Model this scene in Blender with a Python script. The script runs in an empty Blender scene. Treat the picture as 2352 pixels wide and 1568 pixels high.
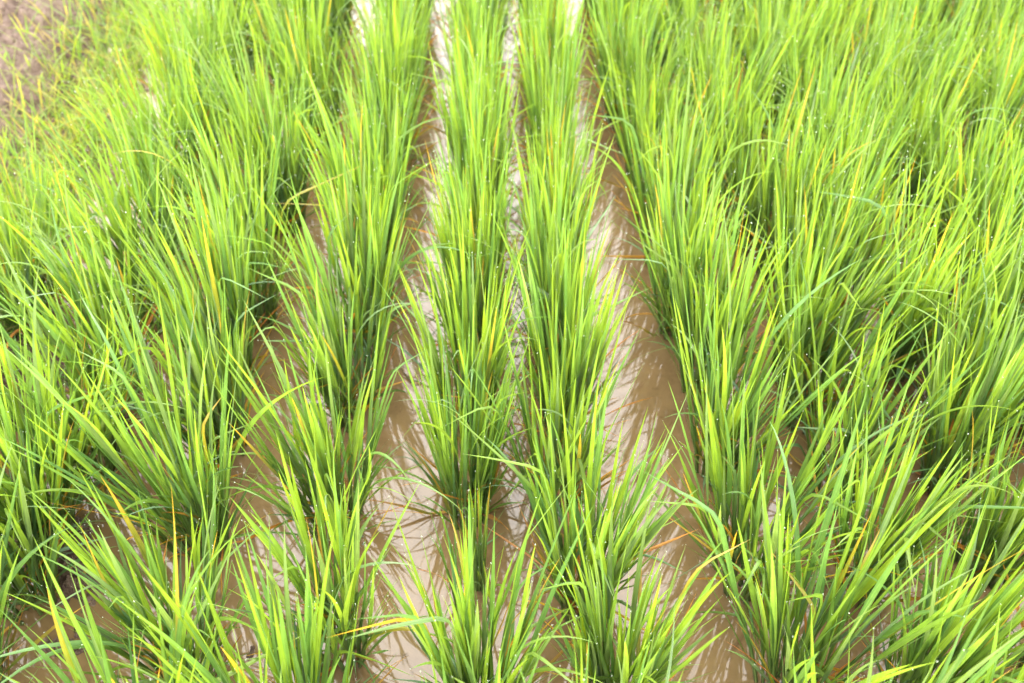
import bpy, math
import numpy as np
from mathutils import Vector, Matrix
R = math.radians
rng = np.random.default_rng(11)
sc = bpy.context.scene

# ------------------------------------------------------------------ camera
H = 1.45; PITCH = 45.3
cd = bpy.data.cameras.new('camera'); cam = bpy.data.objects.new('camera', cd)
sc.collection.objects.link(cam); sc.camera = cam
cam.location = (0, 0, H); cam.rotation_euler = (R(90 - PITCH), 0, 0)
cd.lens = 35; cd.sensor_width = 36; cd.clip_start = .05; cd.clip_end = 400
cd.dof.use_dof = True; cd.dof.focus_distance = 1.38; cd.dof.aperture_fstop = 4.1
cd.dof.aperture_blades = 0

# ------------------------------------------------------------------ world, sun, exposure
SUN_EL, SUN_AZ = 42.0, -8.0        # ahead of the camera, a little left
w = bpy.data.worlds.new('World'); sc.world = w; w.use_nodes = True
nt = w.node_tree; nt.nodes.clear()
def N(tree, t, **kw):
    n = tree.nodes.new(t)
    for k, v in kw.items(): setattr(n, k, v)
    return n
L = nt.links.new
out = N(nt, 'ShaderNodeOutputWorld'); bg = N(nt, 'ShaderNodeBackground')
tc = N(nt, 'ShaderNodeTexCoord')
sky = N(nt, 'ShaderNodeTexSky', sky_type='NISHITA', sun_disc=False, sun_elevation=R(SUN_EL), sun_rotation=R(SUN_AZ))
sky.dust_density = 4.0
# cloud deck: broad bright glow round the hidden sun and soft cloud mottling
sd = Vector((math.sin(R(SUN_AZ)) * math.cos(R(SUN_EL)), math.cos(R(SUN_AZ)) * math.cos(R(SUN_EL)), math.sin(R(SUN_EL))))
dot = N(nt, 'ShaderNodeVectorMath', operation='DOT_PRODUCT'); dot.inputs[1].default_value = sd
L(tc.outputs['Generated'], dot.inputs[0])
mr = N(nt, 'ShaderNodeMapRange'); mr.inputs[1].default_value = 0.2; mr.inputs[2].default_value = 1.0
mr.inputs[3].default_value = 0; mr.inputs[4].default_value = 1
L(dot.outputs['Value'], mr.inputs[0])
pw = N(nt, 'ShaderNodeMath', operation='POWER'); pw.inputs[1].default_value = 2.3; L(mr.outputs[0], pw.inputs[0])
nz = N(nt, 'ShaderNodeTexNoise'); nz.inputs['Scale'].default_value = 2.2; nz.inputs['Detail'].default_value = 4
L(tc.outputs['Generated'], nz.inputs['Vector'])
m1 = N(nt, 'ShaderNodeMath', operation='MULTIPLY_ADD'); m1.inputs[1].default_value = 29.0; m1.inputs[2].default_value = 26
L(pw.outputs[0], m1.inputs[0])
m2 = N(nt, 'ShaderNodeMath', operation='MULTIPLY_ADD'); m2.inputs[1].default_value = .7; m2.inputs[2].default_value = .65
L(nz.outputs['Fac'], m2.inputs[0])
m3 = N(nt, 'ShaderNodeMath', operation='MULTIPLY'); L(m1.outputs[0], m3.inputs[0]); L(m2.outputs[0], m3.inputs[1])
cl = N(nt, 'ShaderNodeVectorMath', operation='SCALE'); cl.inputs[0].default_value = (1.0, .962, .945)
L(m3.outputs[0], cl.inputs['Scale'])
mx = N(nt, 'ShaderNodeMix', data_type='RGBA'); mx.inputs['Factor'].default_value = .93
L(sky.outputs[0], mx.inputs[6]); L(cl.outputs[0], mx.inputs[7])
L(mx.outputs[2], bg.inputs[0]); bg.inputs[1].default_value = .1
L(bg.outputs[0], out.inputs[0])

sl = bpy.data.lights.new('sun', 'SUN'); so = bpy.data.objects.new('sun', sl); sc.collection.objects.link(so)
sl.energy = .8; sl.angle = R(50); sl.color = (1, .96, .9)
so.rotation_euler = (-sd).to_track_quat('-Z', 'Y').to_euler()
so.location = (0, 3, 6)
sc.view_settings.view_transform = 'Standard'; sc.view_settings.look = 'None'
sc.view_settings.exposure = 1.34; sc.view_settings.gamma = 1; sc.view_settings.use_curve_mapping = False
sc.cycles.max_bounces = 8; sc.cycles.transmission_bounces = 6; sc.cycles.diffuse_bounces = 5
sc.cycles.caustics_reflective = False; sc.cycles.caustics_refractive = False

# ------------------------------------------------------------------ materials
def mat(name):
    m = bpy.data.materials.new(name); m.use_nodes = True
    t = m.node_tree; t.nodes.clear()
    o = N(t, 'ShaderNodeOutputMaterial')
    return m, t, o
def ramp(t, stops):
    r = N(t, 'ShaderNodeValToRGB'); e = r.color_ramp.elements
    while len(e) < len(stops): e.new(.5)
    for q, (p, c) in zip(e, stops): q.position = p; q.color = (*c, 1)
    return r

def leaf_material(name, trans, rough, tr_col, glauc=.12):
    m, t, o = mat(name); l = t.links.new
    at = N(t, 'ShaderNodeAttribute', attribute_name='tint')
    uv = N(t, 'ShaderNodeUVMap', uv_map='UVMap'); sx = N(t, 'ShaderNodeSeparateXYZ'); l(uv.outputs[0], sx.inputs[0])
    # parallel veins: fine stripes across the blade, a pale midrib
    mp = N(t, 'ShaderNodeMapping'); mp.inputs['Scale'].default_value = (9, .5, 1); l(uv.outputs[0], mp.inputs[0])
    vn = N(t, 'ShaderNodeTexNoise'); vn.inputs['Scale'].default_value = 1.6; vn.inputs['Detail'].default_value = 2
    l(mp.outputs[0], vn.inputs['Vector'])
    vr = N(t, 'ShaderNodeMapRange'); vr.inputs[1].default_value = .3; vr.inputs[2].default_value = .7
    vr.inputs[3].default_value = .62; vr.inputs[4].default_value = 1.28; l(vn.outputs['Fac'], vr.inputs[0])
    geo = N(t, 'ShaderNodeNewGeometry')
    pn = N(t, 'ShaderNodeTexNoise'); pn.inputs['Scale'].default_value = 38; pn.inputs['Detail'].default_value = 3
    l(geo.outputs['Position'], pn.inputs['Vector'])
    pr = N(t, 'ShaderNodeMapRange'); pr.inputs[1].default_value = .3; pr.inputs[2].default_value = .7
    pr.inputs[3].default_value = .85; pr.inputs[4].default_value = 1.15; l(pn.outputs['Fac'], pr.inputs[0])
    mm = N(t, 'ShaderNodeMath', operation='MULTIPLY'); l(vr.outputs[0], mm.inputs[0]); l(pr.outputs[0], mm.inputs[1])
    sc1 = N(t, 'ShaderNodeVectorMath', operation='SCALE'); l(at.outputs['Color'], sc1.inputs[0]); l(mm.outputs[0], sc1.inputs['Scale'])
    # midrib
    ab = N(t, 'ShaderNodeMath', operation='SUBTRACT'); ab.inputs[1].default_value = .5; l(sx.outputs[0], ab.inputs[0])
    ab2 = N(t, 'ShaderNodeMath', operation='ABSOLUTE'); l(ab.outputs[0], ab2.inputs[0])
    rb = N(t, 'ShaderNodeMapRange'); rb.inputs[1].default_value = .04; rb.inputs[2].default_value = .11
    rb.inputs[3].default_value = .45; rb.inputs[4].default_value = 0; l(ab2.outputs[0], rb.inputs[0])
    mr_ = N(t, 'ShaderNodeMix', data_type='RGBA'); l(rb.outputs[0], mr_.inputs['Factor']); l(sc1.outputs[0], mr_.inputs[6])
    mr_.inputs[7].default_value = (.22, .34, .09, 1)
    rs = N(t, 'ShaderNodeTexNoise'); rs.inputs['Scale'].default_value = 260; rs.inputs['Detail'].default_value = 2; l(geo.outputs['Position'], rs.inputs['Vector'])
    rp = N(t, 'ShaderNodeMapRange'); rp.inputs[1].default_value = .70; rp.inputs[2].default_value = .76; rp.inputs[4].default_value = .7; l(rs.outputs['Fac'], rp.inputs[0])
    rm = N(t, 'ShaderNodeMix', data_type='RGBA'); l(rp.outputs[0], rm.inputs['Factor']); l(mr_.outputs[2], rm.inputs[6]); rm.inputs[7].default_value = (.16, .10, .03, 1)
    mr_ = rm
    # waxy bloom on the upper face
    gb = N(t, 'ShaderNodeMix', data_type='RGBA'); l(mr_.outputs[2], gb.inputs[6]); gb.inputs[7].default_value = (.20, .27, .19, 1)
    gf = N(t, 'ShaderNodeMath', operation='MULTIPLY_ADD'); gf.inputs[1].default_value = -glauc; gf.inputs[2].default_value = glauc * 1.3
    l(geo.outputs['Backfacing'], gf.inputs[0]); l(gf.outputs[0], gb.inputs['Factor'])
    p = N(t, 'ShaderNodeBsdfPrincipled'); p.inputs['Roughness'].default_value = rough
    p.inputs['Specular IOR Level'].default_value = .42
    l(gb.outputs[2], p.inputs['Base Color'])
    bp = N(t, 'ShaderNodeBump'); bp.inputs['Strength'].default_value = .35; bp.inputs['Distance'].default_value = .0006
    l(vn.outputs['Fac'], bp.inputs['Height']); l(bp.outputs[0], p.inputs['Normal'])
    tr = N(t, 'ShaderNodeBsdfTranslucent')
    tm = N(t, 'ShaderNodeVectorMath', operation='MULTIPLY'); tm.inputs[1].default_value = tr_col
    l(sc1.outputs[0], tm.inputs[0]); l(tm.outputs[0], tr.inputs[0])
    ms = N(t, 'ShaderNodeMixShader'); ms.inputs[0].default_value = trans
    l(p.outputs[0], ms.inputs[1]); l(tr.outputs[0], ms.inputs[2]); l(ms.outputs[0], o.inputs[0])
    return m
M_LEAF = leaf_material('rice_leaf', .47, .34, (2.05, 1.82, .56), .16)
M_DRY = leaf_material('withered_leaf', .45, .55, (1.5, 1.3, .7), .0)
M_STEM = leaf_material('rice_stem', .18, .4, (1.6, 1.5, .6), .0)

def dew():
    m, t, o = mat('dew')
    p = N(t, 'ShaderNodeBsdfPrincipled'); p.inputs['Base Color'].default_value = (.9, 1, .85, 1)
    p.inputs['Transmission Weight'].default_value = .8; p.inputs['Roughness'].default_value = .04; p.inputs['IOR'].default_value = 1.34
    t.links.new(p.outputs[0], o.inputs[0]); return m
M_DEW = dew()

def water():
    m, t, o = mat('muddy_water'); l = t.links.new
    g = N(t, 'ShaderNodeNewGeometry')
    a = N(t, 'ShaderNodeTexNoise'); a.inputs['Scale'].default_value = 3.1; a.inputs['Detail'].default_value = 5; l(g.outputs['Position'], a.inputs['Vector'])
    r = ramp(t, [(.25, (.110, .072, .032)), (.55, (.145, .097, .045)), (.8, (.178, .123, .062))]); l(a.outputs['Fac'], r.inputs[0])
    s = N(t, 'ShaderNodeTexNoise'); s.inputs['Scale'].default_value = 55; s.inputs['Detail'].default_value = 4; l(g.outputs['Position'], s.inputs['Vector'])
    sr = ramp(t, [(.27, (.55, .52, .5)), (.4, (1, 1, 1))]); l(s.outputs['Fac'], sr.inputs[0])
    mu = N(t, 'ShaderNodeMix', data_type='RGBA', blend_type='MULTIPLY'); mu.inputs['Factor'].default_value = .55
    l(r.outputs[0], mu.inputs[6]); l(sr.outputs[0], mu.inputs[7])
    q = N(t, 'ShaderNodeTexNoise'); q.inputs['Scale'].default_value = 14; q.inputs['Detail'].default_value = 7; q.inputs['Roughness'].default_value = .7; q.inputs['Distortion'].default_value = .6; l(g.outputs['Position'], q.inputs['Vector'])
    qr = ramp(t, [(.32, (.72, .70, .66)), (.5, (1, 1, 1)), (.7, (1.18, 1.15, 1.1))]); l(q.outputs['Fac'], qr.inputs[0])
    m2_ = N(t, 'ShaderNodeMix', data_type='RGBA', blend_type='MULTIPLY'); m2_.inputs['Factor'].default_value = .8
    l(mu.outputs[2], m2_.inputs[6]); l(qr.outputs[0], m2_.inputs[7]); mu = m2_
    p = N(t, 'ShaderNodeBsdfPrincipled'); l(mu.outputs[2], p.inputs['Base Color'])
    p.inputs['Roughness'].default_value = .03; p.inputs['IOR'].default_value = 1.38
    n1 = N(t, 'ShaderNodeTexNoise'); n1.inputs['Scale'].default_value = 9; n1.inputs['Detail'].default_value = 2; l(g.outputs['Position'], n1.inputs['Vector'])
    n2 = N(t, 'ShaderNodeTexNoise'); n2.inputs['Scale'].default_value = 42; n2.inputs['Detail'].default_value = 1; l(g.outputs['Position'], n2.inputs['Vector'])
    ad = N(t, 'ShaderNodeMath', operation='MULTIPLY_ADD'); ad.inputs[1].default_value = .12; l(n2.outputs['Fac'], ad.inputs[0]); l(n1.outputs['Fac'], ad.inputs[2])
    b = N(t, 'ShaderNodeBump'); b.inputs['Strength'].default_value = .12; b.inputs['Distance'].default_value = .004
    l(ad.outputs[0], b.inputs['Height']); l(b.outputs[0], p.inputs['Normal'])
    l(p.outputs[0], o.inputs[0]); return m
def mud():
    m, t, o = mat('wet_mud'); l = t.links.new
    g = N(t, 'ShaderNodeNewGeometry')
    a = N(t, 'ShaderNodeTexNoise'); a.inputs['Scale'].default_value = 22; a.inputs['Detail'].default_value = 8; a.inputs['Roughness'].default_value = .65; l(g.outputs['Position'], a.inputs['Vector'])
    r = ramp(t, [(.3, (.062, .040, .027)), (.5, (.125, .085, .060)), (.72, (.21, .155, .118))]); l(a.outputs['Fac'], r.inputs[0])
    sz = N(t, 'ShaderNodeSeparateXYZ'); l(g.outputs['Position'], sz.inputs[0])
    dz = N(t, 'ShaderNodeMapRange'); dz.inputs[1].default_value = .03; dz.inputs[2].default_value = .09; dz.inputs[4].default_value = .15; l(sz.outputs[2], dz.inputs[0])
    dm = N(t, 'ShaderNodeMix', data_type='RGBA'); l(dz.outputs[0], dm.inputs['Factor']); l(r.outputs[0], dm.inputs[6]); dm.inputs[7].default_value = (.36, .29, .26, 1)   # drained soil dries paler
    p = N(t, 'ShaderNodeBsdfPrincipled'); l(dm.outputs[2], p.inputs['Base Color'])
    rr = N(t, 'ShaderNodeMapRange'); p.inputs['Specular IOR Level'].default_value = .2; rr.inputs[3].default_value = .7; rr.inputs[4].default_value = .95; l(a.outputs['Fac'], rr.inputs[0]); l(rr.outputs[0], p.inputs['Roughness'])
    v = N(t, 'ShaderNodeTexNoise'); v.inputs['Scale'].default_value = 130; v.inputs['Detail'].default_value = 6; l(g.outputs['Position'], v.inputs['Vector'])
    b = N(t, 'ShaderNodeBump'); b.inputs['Strength'].default_value = 1; b.inputs['Distance'].default_value = .016
    l(v.outputs['Fac'], b.inputs['Height']); l(b.outputs[0], p.inputs['Normal'])
    l(p.outputs[0], o.inputs[0]); return m
M_WATER, M_MUD = water(), mud()

# ------------------------------------------------------------------ helpers
def mesh(name, V, F, m, parent=None, uv=None, tint=None, smooth=True, loc=None):
    """V (n,3), F (k,4) or (k,3) -> one mesh object"""
    me = bpy.data.meshes.new(name)
    V = np.asarray(V, np.float32); F = np.asarray(F, np.int32); k = F.shape[1]
    me.vertices.add(len(V)); me.vertices.foreach_set('co', V.ravel())
    me.loops.add(F.size); me.loops.foreach_set('vertex_index', F.ravel())
    me.polygons.add(len(F)); me.polygons.foreach_set('loop_start', np.arange(0, F.size, k, dtype=np.int32))
    me.polygons.foreach_set('loop_total', np.full(len(F), k, np.int32))
    if smooth: me.polygons.foreach_set('use_smooth', np.ones(len(F), bool))
    if uv is not None:
        u = me.uv_layers.new(name='UVMap'); u.data.foreach_set('uv', np.asarray(uv, np.float32)[F.ravel()].ravel())
    if tint is not None:
        a = me.color_attributes.new('tint', 'FLOAT_COLOR', 'POINT')
        c = np.ones((len(V), 4), np.float32); c[:, :3] = tint; a.data.foreach_set('color', c.ravel())
    me.materials.append(m); me.update(); me.validate()
    o = bpy.data.objects.new(name, me); sc.collection.objects.link(o)
    if parent is not None: o.parent = parent
    if loc is not None: o.location = loc
    return o
def tag(o, label=None, cat=None, group=None, kind=None):
    if label: o['label'] = label
    if cat: o['category'] = cat
    if group: o['group'] = group
    if kind: o['kind'] = kind
def sstep(x, a, b):
    t = np.clip((x - a) / (b - a), 0, 1); return t * t * (3 - 2 * t)

F0 = 2352 * 35 / 36
def ground(px, py):        # a pixel of the 2352 x 1568 view -> the point of the water it shows
    al = R(PITCH) + math.atan((py - 784) / F0); Y = H / math.tan(al)
    d = Y * math.cos(R(PITCH)) + H * math.sin(R(PITCH))
    return (px - 1176) / F0 * d, Y

# ------------------------------------------------------------------ water and mud
def vnoise(x, y, seed):
    r = np.random.default_rng(seed); T = r.random((256, 256))
    xi = np.floor(x).astype(int); yi = np.floor(y).astype(int); fx = x - xi; fy = y - yi
    fx = fx * fx * (3 - 2 * fx); fy = fy * fy * (3 - 2 * fy)
    g = lambda i, j: T[i % 256, j % 256]
    return (g(xi, yi) * (1 - fx) + g(xi + 1, yi) * fx) * (1 - fy) + (g(xi, yi + 1) * (1 - fx) + g(xi + 1, yi + 1) * fx) * fy
def fbm(x, y, s, o=5, seed=1, rough=.5):
    v = 0; a = 1; t = 0
    for i in range(o):
        v = v + a * vnoise(x * s + 31.7 * i, y * s + 17.3 * i, seed + i); t += a; a *= rough; s *= 2.03
    return v / t
def grid(x0, x1, y0, y1, nx, ny):
    xs = np.linspace(x0, x1, nx); ys = np.linspace(y0, y1, ny); X, Y = np.meshgrid(xs, ys)
    i = np.arange(nx * ny).reshape(ny, nx)
    F = np.stack([i[:-1, :-1], i[:-1, 1:], i[1:, 1:], i[1:, :-1]], -1).reshape(-1, 4)
    return X.ravel(), Y.ravel(), F
X, Y, F = grid(-60, 60, -40, 80, 3, 3)
o = mesh('water', np.stack([X, Y, 0 * X], -1), F, M_WATER); tag(o, kind='structure')

def mud_height(X, Y):
    n = fbm(X, Y, 4.5, 3, 5) - .5
    lump = fbm(X, Y, 30, 5, 9, .7) - .5 + .9 * np.abs(fbm(X, Y, 55, 3, 44, .6) - .5)
    left = sstep(-X, .48, 1.0)                        # the left rows stand in shallower water
    right = sstep(X, .95, 1.6) * .6
    edge = sstep(-X, 1.10, 1.40) * sstep(Y, 1.4, 1.9)          # the bank beyond the far left corner
    z = -.035 + left * .026 + right * .026 + n * .05 * (left + right * .5 + .15) + lump * .030 * (left + edge + .2) 
    for (bx, by, r_, h_) in MOUNDS:
        z = z + h_ * np.exp(-((X - bx) ** 2 + (Y - by) ** 2) / r_ ** 2) * (-.1 + 2.3 * fbm(X, Y, 60, 5, 21, .85))
    return z + edge * .10
MOUNDS = [(*ground(120, 1255), .060, .048), (*ground(205, 1330), .05, .03), (*ground(150, 1480), .06, .034), (*ground(262, 980), .06, .03),
          (*ground(20, 900), .08, .04), (*ground(600, 1500), .05, .030), (*ground(520, 700), .05, .022), (*ground(1500, 1560), .04, .01)]
X, Y, F = grid(-2.2, 2.0, .3, 3.8, 760, 640)
Z = mud_height(X, Y)
far = np.maximum(np.maximum(sstep(-X, 1.95, 2.2), sstep(X, 1.8, 2.0)), sstep(Y, 3.5, 3.8)); far = np.maximum(far, sstep(-Y, -.4, -.3))
Z = Z * (1 - far) + far * np.where((X < -1) , Z, -.03)
o = mesh('mud', np.stack([X, Y, Z], -1), F, M_MUD); tag(o, kind='structure')
X, Y, F = grid(-60, 60, -40, 80, 5, 5)
o = mesh('ground', np.stack([X, Y, 0 * X - .12], -1), F, M_MUD); tag(o, kind='structure')

# ------------------------------------------------------------------ leaf blades
def blades(base, az, inc, length, width, bend, power, twist, fold, tint0, tint1, segs=11, sway=None, kink=None):
    """n ribbons with a folded midrib. base (n,3); az azimuth; inc lean from vertical at the foot; bend extra lean at the tip."""
    n = len(base); s = np.linspace(0, 1, segs + 1)[None, :]
    inc_s = inc[:, None] + bend[:, None] * s ** power[:, None]
    if kink is not None:       # a blade that folds over at some point
        inc_s = inc_s + kink[1][:, None] * sstep(s, kink[0][:, None], kink[0][:, None] + .14)
    az_s = az[:, None] + (sway[:, None] if sway is not None else 0) * s
    T = np.stack([np.sin(inc_s) * np.cos(az_s), np.sin(inc_s) * np.sin(az_s), np.cos(inc_s)], -1)
    step = T[:, :-1] * 0.5 + T[:, 1:] * 0.5
    P = np.concatenate([np.zeros((n, 1, 3)), np.cumsum(step, 1)], 1) * (length[:, None, None] / segs) + base[:, None, :]
    side = np.stack([-np.sin(az_s), np.cos(az_s), 0 * az_s], -1)
    nor = np.cross(side, T)                                     # adaxial side, faces in and up
    tw = twist[0][:, None] + twist[1][:, None] * s
    S = side * np.cos(tw)[..., None] + nor * np.sin(tw)[..., None]
    Nn = nor * np.cos(tw)[..., None] - side * np.sin(tw)[..., None]
    wp = (.42 + .58 * sstep(s, 0, .28)) * (1 - np.clip((s - .32) / .68, 0, 1) ** 1.75) + .012
    wd = width[:, None] * wp * .5
    fo = fold[:, None] * wd
    A = P - S * wd[..., None] + Nn * fo[..., None]; B = P + S * wd[..., None] + Nn * fo[..., None]
    V = np.stack([A, P, B], 2)                                  # n, segs+1, 3, 3
    V[..., 2] = np.maximum(V[..., 2], .004)
    i = np.arange(n * (segs + 1) * 3).reshape(n, segs + 1, 3)
    Fc = np.stack([i[:, :-1, :-1], i[:, :-1, 1:], i[:, 1:, 1:], i[:, 1:, :-1]], -1).reshape(-1, 4)
    uv = np.empty((n, segs + 1, 3, 2)); uv[..., 0] = np.array([0, .5, 1]) + rngu[0].integers(0, 60, n)[:, None, None] * 0
    uv[..., 1] = s[:, :, None] * 3 + rngu[0].random(n)[:, None, None] * 50
    mixs = s[..., None] ** 1.3
    c = tint0[:, None, :] * (1 - mixs) + tint1[:, None, :] * mixs
    c = np.repeat(c[:, :, None, :], 3, 2)
    return V.reshape(-1, 3), Fc, uv.reshape(-1, 2), c.reshape(-1, 3), V
rngu = [np.random.default_rng(3)]

def tubes(P, rad, tint, sides=5):
    """P (n,m,3) centre lines -> tapering stems"""
    n, m, _ = P.shape
    T = np.gradient(P, axis=1); T /= np.linalg.norm(T, axis=-1, keepdims=True) + 1e-9
    a = np.cross(T, np.array([.13, .97, .2])); a /= np.linalg.norm(a, axis=-1, keepdims=True); b = np.cross(T, a)
    th = np.arange(sides) / sides * 2 * math.pi
    V = P[:, :, None, :] + rad[:, :, None, None] * (a[:, :, None, :] * np.cos(th)[:, None] + b[:, :, None, :] * np.sin(th)[:, None])
    i = np.arange(n * m * sides).reshape(n, m, sides); j = np.roll(i, -1, 2)
    Fc = np.stack([i[:, :-1], j[:, :-1], j[:, 1:], i[:, 1:]], -1).reshape(-1, 4)
    uv = np.empty((n, m, sides, 2)); uv[..., 0] = np.arange(sides) * .4; uv[..., 1] = np.linspace(0, 2, m)[None, :, None] + np.arange(n)[:, None, None] * .37
    c = np.repeat(tint[:, :, None, :], sides, 2)
    return V.reshape(-1, 3), Fc, uv.reshape(-1, 2), c.reshape(-1, 3)

t_ = (1 + 5 ** .5) / 2
IV = np.array([(-1, t_, 0), (1, t_, 0), (-1, -t_, 0), (1, -t_, 0), (0, -1, t_), (0, 1, t_), (0, -1, -t_), (0, 1, -t_), (t_, 0, -1), (t_, 0, 1), (-t_, 0, -1), (-t_, 0, 1)], float)
IV /= np.linalg.norm(IV[0])
IF = np.array([(0, 11, 5), (0, 5, 1), (0, 1, 7), (0, 7, 10), (0, 10, 11), (1, 5, 9), (5, 11, 4), (11, 10, 2), (10, 7, 6), (7, 1, 8), (3, 9, 4), (3, 4, 2), (3, 2, 6), (3, 6, 8), (3, 8, 9), (4, 9, 5), (2, 4, 11), (6, 2, 10), (8, 6, 7), (9, 8, 1)])

GREEN = np.array([(.150, .254, .036), (.128, .234, .050), (.098, .204, .070), (.170, .268, .028), (.122, .200, .104)])
GP = np.array([.28, .27, .24, .05, .16])
def unit(): return None

def rice_plant(x, y, seed, n_till=20, height=.55, lean=(0., 0.), spread=1., dry=5, near=True, droopy=.09, cut_dry=None):
    r = np.random.default_rng(seed); rngu[0] = r
    root = bpy.data.objects.new('rice_plant', None); sc.collection.objects.link(root)
    root.location = (x, y, 0); root.empty_display_size = .05
    # tillers stand in a tight tuft and lean outwards
    n = n_till
    ta = r.random(n) * 2 * math.pi; tr = np.sqrt(r.random(n)); 
    bx, by = np.cos(ta) * tr * .042 * spread ** .3, np.sin(ta) * tr * .042 * spread ** .3
    inc = (tr ** 1.3 * R(13) + r.random(n) * R(3)) * spread
    dx = np.sin(inc) * np.cos(ta) + lean[0]; dy = np.sin(inc) * np.sin(ta) + lean[1]
    taz = np.arctan2(dy, dx); tinc = np.arcsin(np.clip(np.hypot(dx, dy), 0, .8))
    th = height * (.24 + .28 * r.random(n))                  # height of the top collar
    m = 6; s = np.linspace(0, 1, m)[None, :]
    ii = tinc[:, None] * (.55 + .6 * s)
    D = np.stack([np.sin(ii) * np.cos(taz)[:, None], np.sin(ii) * np.sin(taz)[:, None], np.cos(ii)], -1)
    b0 = np.stack([bx, by, np.full(n, -.03)], -1)
    P = b0[:, None, :] + np.concatenate([np.zeros((n, 1, 3)), np.cumsum(D[:, 1:], 1)], 1) * ((th + .03)[:, None, None] / (m - 1))
    rad = (.0036 - .0015 * s) * (.8 + .4 * r.random(n))[:, None]
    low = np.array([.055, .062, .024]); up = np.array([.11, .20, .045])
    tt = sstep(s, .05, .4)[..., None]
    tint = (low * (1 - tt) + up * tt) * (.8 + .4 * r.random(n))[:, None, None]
    if y < 1.25:
        for j in range(n):
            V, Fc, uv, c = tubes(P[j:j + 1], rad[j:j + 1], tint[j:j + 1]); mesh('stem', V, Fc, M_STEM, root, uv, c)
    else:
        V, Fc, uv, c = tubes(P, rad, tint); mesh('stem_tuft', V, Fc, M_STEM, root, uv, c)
    # blades: four or so per tiller
    k = 5; N_ = n * k
    frac = np.tile(np.array([.30, .50, .68, .86, 1.0]), n) + r.uniform(-.07, .0, N_)
    ti = np.repeat(np.arange(n), k); q = frac * (m - 1); q0 = np.clip(q.astype(int), 0, m - 2); fq = (q - q0)[:, None]
    base = P[ti, q0] * (1 - fq) + P[ti, q0 + 1] * fq
    rank = np.tile(np.arange(k), n)
    phase = r.random(n) * 2 * math.pi
    side_az = phase[ti] + rank * math.pi + r.normal(0, .5, N_)   # leaves alternate either side of the stem
    a_off = (np.abs(r.normal(R(3.5), R(4), N_)) + np.where(rank == 1, R(5), 0)) * (.45 + .55 * spread) + np.where(rank == 0, np.abs(r.normal(R(11), R(9), N_)), 0)
    dx = np.sin(ii[ti, -1]) * np.cos(taz[ti]) + np.sin(a_off) * np.cos(side_az)
    dy = np.sin(ii[ti, -1]) * np.sin(taz[ti]) + np.sin(a_off) * np.sin(side_az)
    az = np.arctan2(dy, dx); li = np.arcsin(np.clip(np.hypot(dx, dy), 0, .85))
    length = height * np.array([.52, .56, .68, .76, .62])[rank] * r.uniform(.62, 1.15, N_)
    width = r.uniform(.0050, .0092, N_) * np.interp(y, [.7, 1.2, 2.2], [1.08, .96, .70]) * np.array([.75, .85, 1, 1.05, .9])[rank] * (height / .43)
    bend = np.abs(r.normal(R(2), R(8), N_)) * (.5 + .5 * spread) + np.where(rank == 0, r.uniform(0, R(38), N_), 0); power = r.uniform(1.3, 2.6, N_)
    dr = r.random(N_) < droopy
    bend = np.where(dr, r.uniform(R(45), R(110), N_), bend)
    kinkp = np.where(r.random(N_) < .055, r.uniform(R(35), R(90), N_), 0); kinks = r.uniform(.35, .75, N_)
    tw = (r.normal(0, R(28), N_), r.normal(0, R(45), N_))
    fold = r.uniform(.15, .55, N_)
    gi = r.choice(len(GREEN), N_, p=GP); tint0 = GREEN[gi] * r.uniform(.8, 1.15, (N_, 1))
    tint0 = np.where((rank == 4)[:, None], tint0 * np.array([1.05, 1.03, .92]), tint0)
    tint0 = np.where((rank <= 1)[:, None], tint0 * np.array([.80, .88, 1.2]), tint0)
    tint1 = tint0 * np.array([1.08, 1.07, .88]); 
    yt = r.random(N_) < .018
    tint1 = np.where(yt[:, None], np.array([.42, .26, .03]), tint1)
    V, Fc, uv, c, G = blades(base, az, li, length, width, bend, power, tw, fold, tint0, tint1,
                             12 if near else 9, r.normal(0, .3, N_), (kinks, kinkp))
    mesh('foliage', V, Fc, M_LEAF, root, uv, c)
    # withered lower leaves
    DR = np.array([(.56, .24, .030), (.58, .34, .035), (.44, .16, .04), (.46, .38, .05), (.40, .22, .10)])
    nd = dry
    if nd:
        da = r.random(nd) * 2 * math.pi; tb = r.integers(0, n, nd)
        dbase = P[tb, r.integers(0, 3, nd)]
        dt0 = DR[r.integers(0, 5, nd)] * r.uniform(.8, 1.1, (nd, 1)); dt1 = DR[r.integers(0, 3, nd)]
        mixg = r.random(nd) < .5
        di = r.uniform(R(14), R(56), nd); mixg = mixg | (di < R(22))
        dt0 = np.where(mixg[:, None], np.array([.10, .19, .03]), dt0)
        A = (dbase, da, di, r.uniform(.12, .27, nd) * height / .46, r.uniform(.0034, .0072, nd), r.uniform(R(0), R(38), nd),
             r.uniform(.8, 2, nd), (r.normal(0, R(40), nd), r.normal(0, R(90), nd)), r.uniform(.3, .9, nd), dt0, dt1)
        if near:
            for j in range(nd):
                B = [a[j:j + 1] if not isinstance(a, tuple) else (a[0][j:j + 1], a[1][j:j + 1]) for a in A]
                V, Fc, uv, c, _ = blades(*B, 9, r.normal(0, .4, 1))
                mesh('withered_leaf', V, Fc, M_DRY, root, uv, c)
        else:
            V, Fc, uv, c, _ = blades(*A, 7, r.normal(0, .4, nd))
            mesh('withered_leaves', V, Fc, M_DRY, root, uv, c)
    # dew at the tips and along the edges
    segs = G.shape[1] - 1
    pts = [G[j, segs, 1] for j in range(N_) if r.random() < .5]; rd = [(.00042 + .0007 * r.random() ** 2) * (1.0 if y < 1.3 else 1.3) for _ in pts]
    ne = 90 if near else 50
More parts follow.
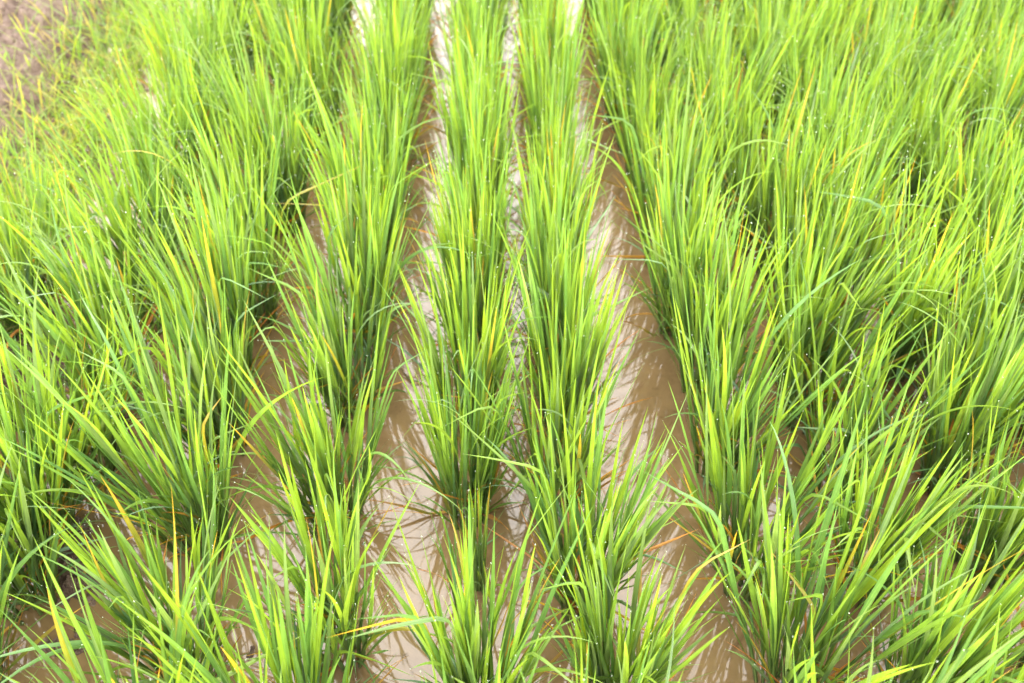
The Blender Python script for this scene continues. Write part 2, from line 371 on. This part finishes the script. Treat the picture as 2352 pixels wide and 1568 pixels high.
    for j, q_, e in zip(r.integers(0, N_, ne), r.uniform(.25, .97, ne), r.integers(0, 2, ne)):
        u = q_ * segs; u0 = int(u); f = u - u0
        pts.append((G[j, u0, 2 * e] * (1 - f) + G[j, min(u0 + 1, segs), 2 * e] * f)); rd.append(.00032 + .0010 * r.random() ** 3)
    pts = np.array(pts); rd = np.array(rd)
    V = (pts[:, None, :] + IV[None] * rd[:, None, None]).reshape(-1, 3)
    Fc = (IF[None] + 12 * np.arange(len(pts))[:, None, None]).reshape(-1, 3)
    d = mesh('dew_drops', V, Fc, M_DEW, root); d['kind'] = 'stuff'
    return root

# ------------------------------------------------------------------ the rows
# row: (foot positions as x at near, mid and far Y), first Y, mean spacing
ROWS = [   # name, x of the row at Y = .6, 1.5, 2.6, measured first clumps, mean spacing after them
 ('L5', (-1.62, -1.65, -1.62), (.52,), .160), ('L4', (-1.34, -1.38, -1.36), (.40,), .160), ('L3', (-.99, -1.03, -1.03), (.53, .74), .160),
 ('L2', (-.80, -.78, -.77), (.55, .70, .84, .97, 1.12, 1.28, 1.45), .160),
 ('L1', (-.51, -.555, -.525), (.53, .72, .95, 1.14, 1.32, 1.50, 1.68), .160),
 ('B', (-.295, -.305, -.305), (.39, .57, .762, .99, 1.24, 1.42, 1.61), .160),
 ('C', (-.060, -.072, -.098), (.47, .65, .835, 1.01, 1.20), .155),
 ('D', (.105, .092, .085), (.45, .66, .835, 1.03, 1.21), .160),
 ('E', (.425, .350, .275), (.46, .68, .885, 1.10, 1.30, 1.47, 1.67), .165),
 ('F', (.605, .550, .455), (.47, .66, .865, 1.06), .155),
 ('G', (.81, .755, .65), (.53, .72, .90), .158), ('H', (1.01, .955, .85), (.42,), .158), ('I', (1.20, 1.145, 1.04), (.50,), .158),
 ('J', (1.39, 1.33, 1.23), (.45,), .158), ('K', (1.58, 1.52, 1.42), (.53,), .158), ('P', (1.77, 1.71, 1.62), (.47,), .158)]
XY = {('D', .66): (.155, .66), ('C', .65): (-.045, .65), ('E', .885): (.385, .885), ('B', .762): (-.27, .762), ('C', 1.01): (-.078, 1.01), ('L1', .72): (-.50, .725)}
def bank(x, y): return (x < -1.08 and (y > 1.3 or x < -1.2)) or (x < -.88 and y > 1.75)
plants = []
for name, xs, ys, sp in ROWS:
    loose = name[0] == 'L' or name in 'FGHIJKP'; ys = list(ys); nf = len(ys)
    while ys[-1] < 3.0: ys.append(ys[-1] + sp * .93 * rng.uniform(.9, 1.1))
    for k, y in enumerate(ys):
        x = np.interp(y, [.6, 1.5, 2.6], xs) + rng.normal(0, .030 if loose else .008); yy = y + (rng.normal(0, .02) if k >= nf else 0)
        if (name, y) in XY: x, yy = XY[(name, y)]
        d = yy * math.cos(R(PITCH)) + H * math.sin(R(PITCH))
        if abs(x) < .515 * d + .14 and not bank(x, yy): plants.append((name, k, float(x), float(yy)))
def make(name, i, x, y):
    seed = int(abs(hash((round(x * 1000), round(y * 1000)))) % 100000)
    r = np.random.default_rng(seed)
    near = y < 1.9
    mid = name in 'BCDE'
    # leave the open channels free of the widest plants
    h = r.uniform(.355, .43) * np.interp(y, [.8, 1.2, 2.4], [1.05, 1.0, .90]) if y > .7 else r.uniform(.40, .44)
    if (name, i) == ('C', 2):      # the stunted clump
        return rice_plant(x, y, seed, n_till=8, height=.27, spread=.5, dry=3, droopy=0)
    return rice_plant(x, y, seed, n_till=int(r.integers(24, 38) * np.interp(y, [1.1, 2.0], [1, 1.3])) if mid else int(r.integers(25, 42) * np.interp(y, [1.1, 2.0], [1, 1.35])), height=h,
                      lean=(r.normal(.0, .016), r.normal(0, .03)) if mid else (r.normal(.0, .028), r.normal(0, .03)), spread=r.uniform(.46, .74) * np.interp(y, [1.3, 2.2], [1, .85]) if name in 'CD' else r.uniform(.66, .95) * ((1.35 if name == 'L1' else 1.25) if y < 1.0 else 1) if name in 'BE' or name == 'L1' else r.uniform(.95, 1.35) if name[0] == 'L' else r.uniform(.66, 1.0),
                      dry=int(r.integers(13, 25)), near=near, droopy=.05 if mid else .06)
print('plants', len(plants))
ORD = ['', 'first', 'second', 'third', 'fourth', 'fifth', 'sixth', 'seventh', 'eighth', 'ninth', 'tenth', 'eleventh', 'twelfth']
ROWN = {'B': 'first row left', 'L1': 'second row left', 'L2': 'third row left', 'L3': 'fourth row left', 'C': 'first row right', 'D': 'second row right',
        'E': 'third row right', 'F': 'fourth row right', 'G': 'fifth row right', 'H': 'sixth row right', 'I': 'seventh row right', 'J': 'eighth row right', 'K': 'ninth row right', 'P': 'tenth row right'}
for rn in [q[0] for q in ROWS]:
    row = sorted([p for p in plants if p[0] == rn], key=lambda p: p[3]); m = len(row)
    for k, p in enumerate(row):
        o = make(*p)
        front = k < (m + 1) // 2
        place = (('nearest' if k == 0 else ORD[k + 1] + ' nearest') if front else ('farthest' if k == m - 1 else ORD[m - k] + ' farthest'))
        word = 'clump'
        if (rn, p[1]) == ('C', 2): lab = 'small stunted rice clump standing low between taller clumps, right of the brightest water channel'
        else: lab = f'{place} green rice clump in the {ROWN[rn]} of the brightest water channel'
        tag(o, lab, 'rice plant', 'rice clumps standing in the flooded rows')

# ------------------------------------------------------------------ weeds on the bank and trash on the water
def weeds():
    r = np.random.default_rng(77); rngu[0] = r; n = 3400
    x = -1.02 - np.abs(r.normal(0, .13, n)) ; y = r.uniform(1.2, 3.1, n)
    z = mud_height(x, y) - .004; base = np.stack([x, y, np.maximum(z, 0)], -1)
    t0 = np.array([(.13, .23, .03), (.18, .25, .04), (.24, .22, .08), (.10, .20, .04)])[r.integers(0, 4, n)]
    V, Fc, uv, c, _ = blades(base, r.uniform(0, 6.28, n), r.uniform(.1, .9, n), r.uniform(.05, .18, n), r.uniform(.002, .005, n), r.uniform(0, 1.2, n),
        r.uniform(1, 2, n), (r.normal(0, .4, n), r.normal(0, .8, n)), r.uniform(.1, .6, n), t0, t0 * 1.15, 5)
    o = mesh('weeds', V, Fc, M_LEAF, None, uv, c); tag(o, 'low yellow green weeds along the edge of the mud bank', 'weeds', kind='stuff')
weeds()
def debris():
    r = np.random.default_rng(5); rngu[0] = r; n = 420
    # bits of straw and leaf lying on the water and the mud
    x = r.uniform(-1.0, 1.1, n); y = r.uniform(.5, 2.9, n); k = r.integers(0, len(plants), n)
    nearp = r.random(n) < .6
    x = np.where(nearp, np.array([plants[q][2] for q in k]) + r.normal(0, .05, n), x); y = np.where(nearp, np.array([plants[q][3] for q in k]) + r.normal(0, .05, n), y)
    z = np.maximum(mud_height(x, y), 0) + .0015
    t0 = np.array([(.30, .19, .08), (.16, .09, .045), (.08, .05, .03), (.38, .26, .10)])[r.integers(0, 4, n)]
    ln = r.uniform(.006, .035, n) * np.where(r.random(n) < .12, 2.5, 1)
    V, Fc, uv, c, _ = blades(np.stack([x, y, z], -1), r.uniform(0, 6.28, n), np.full(n, 1.55), ln, r.uniform(.0012, .0035, n), r.normal(0, .02, n),
        np.ones(n), (np.zeros(n), r.normal(0, .2, n)), r.uniform(0, .2, n), t0, t0, 3)
    o = mesh('straw_litter', V, Fc, M_DRY, None, uv, c); tag(o, 'small bits of brown straw floating on the muddy water', 'straw', kind='stuff')
debris()
def foam():
    r = np.random.default_rng(8); P = []; S = []
    for _ in range(34):
        q = plants[r.integers(0, len(plants))]; a = r.uniform(0, 6.28); cx, cy = q[2] + math.cos(a) * .055, q[3] + math.sin(a) * .055
        for _ in range(r.integers(2, 14)):
            x, y = cx + r.normal(0, .008), cy + r.normal(0, .008)
            P.append((x, y, .0003)); S.append(r.uniform(.0008, .0026))
    P = np.array(P); S = np.array(S); keep = mud_height(P[:, 0], P[:, 1]) < 0; P = P[keep]; S = S[keep]
    V = (P[:, None, :] + IV[None] * S[:, None, None]).reshape(-1, 3)
    o = mesh('foam', V, (IF[None] + 12 * np.arange(len(P))[:, None, None]).reshape(-1, 3), M_DEW)
    tag(o, 'tiny clear bubbles floating on the muddy water', 'foam', kind='stuff')
foam()
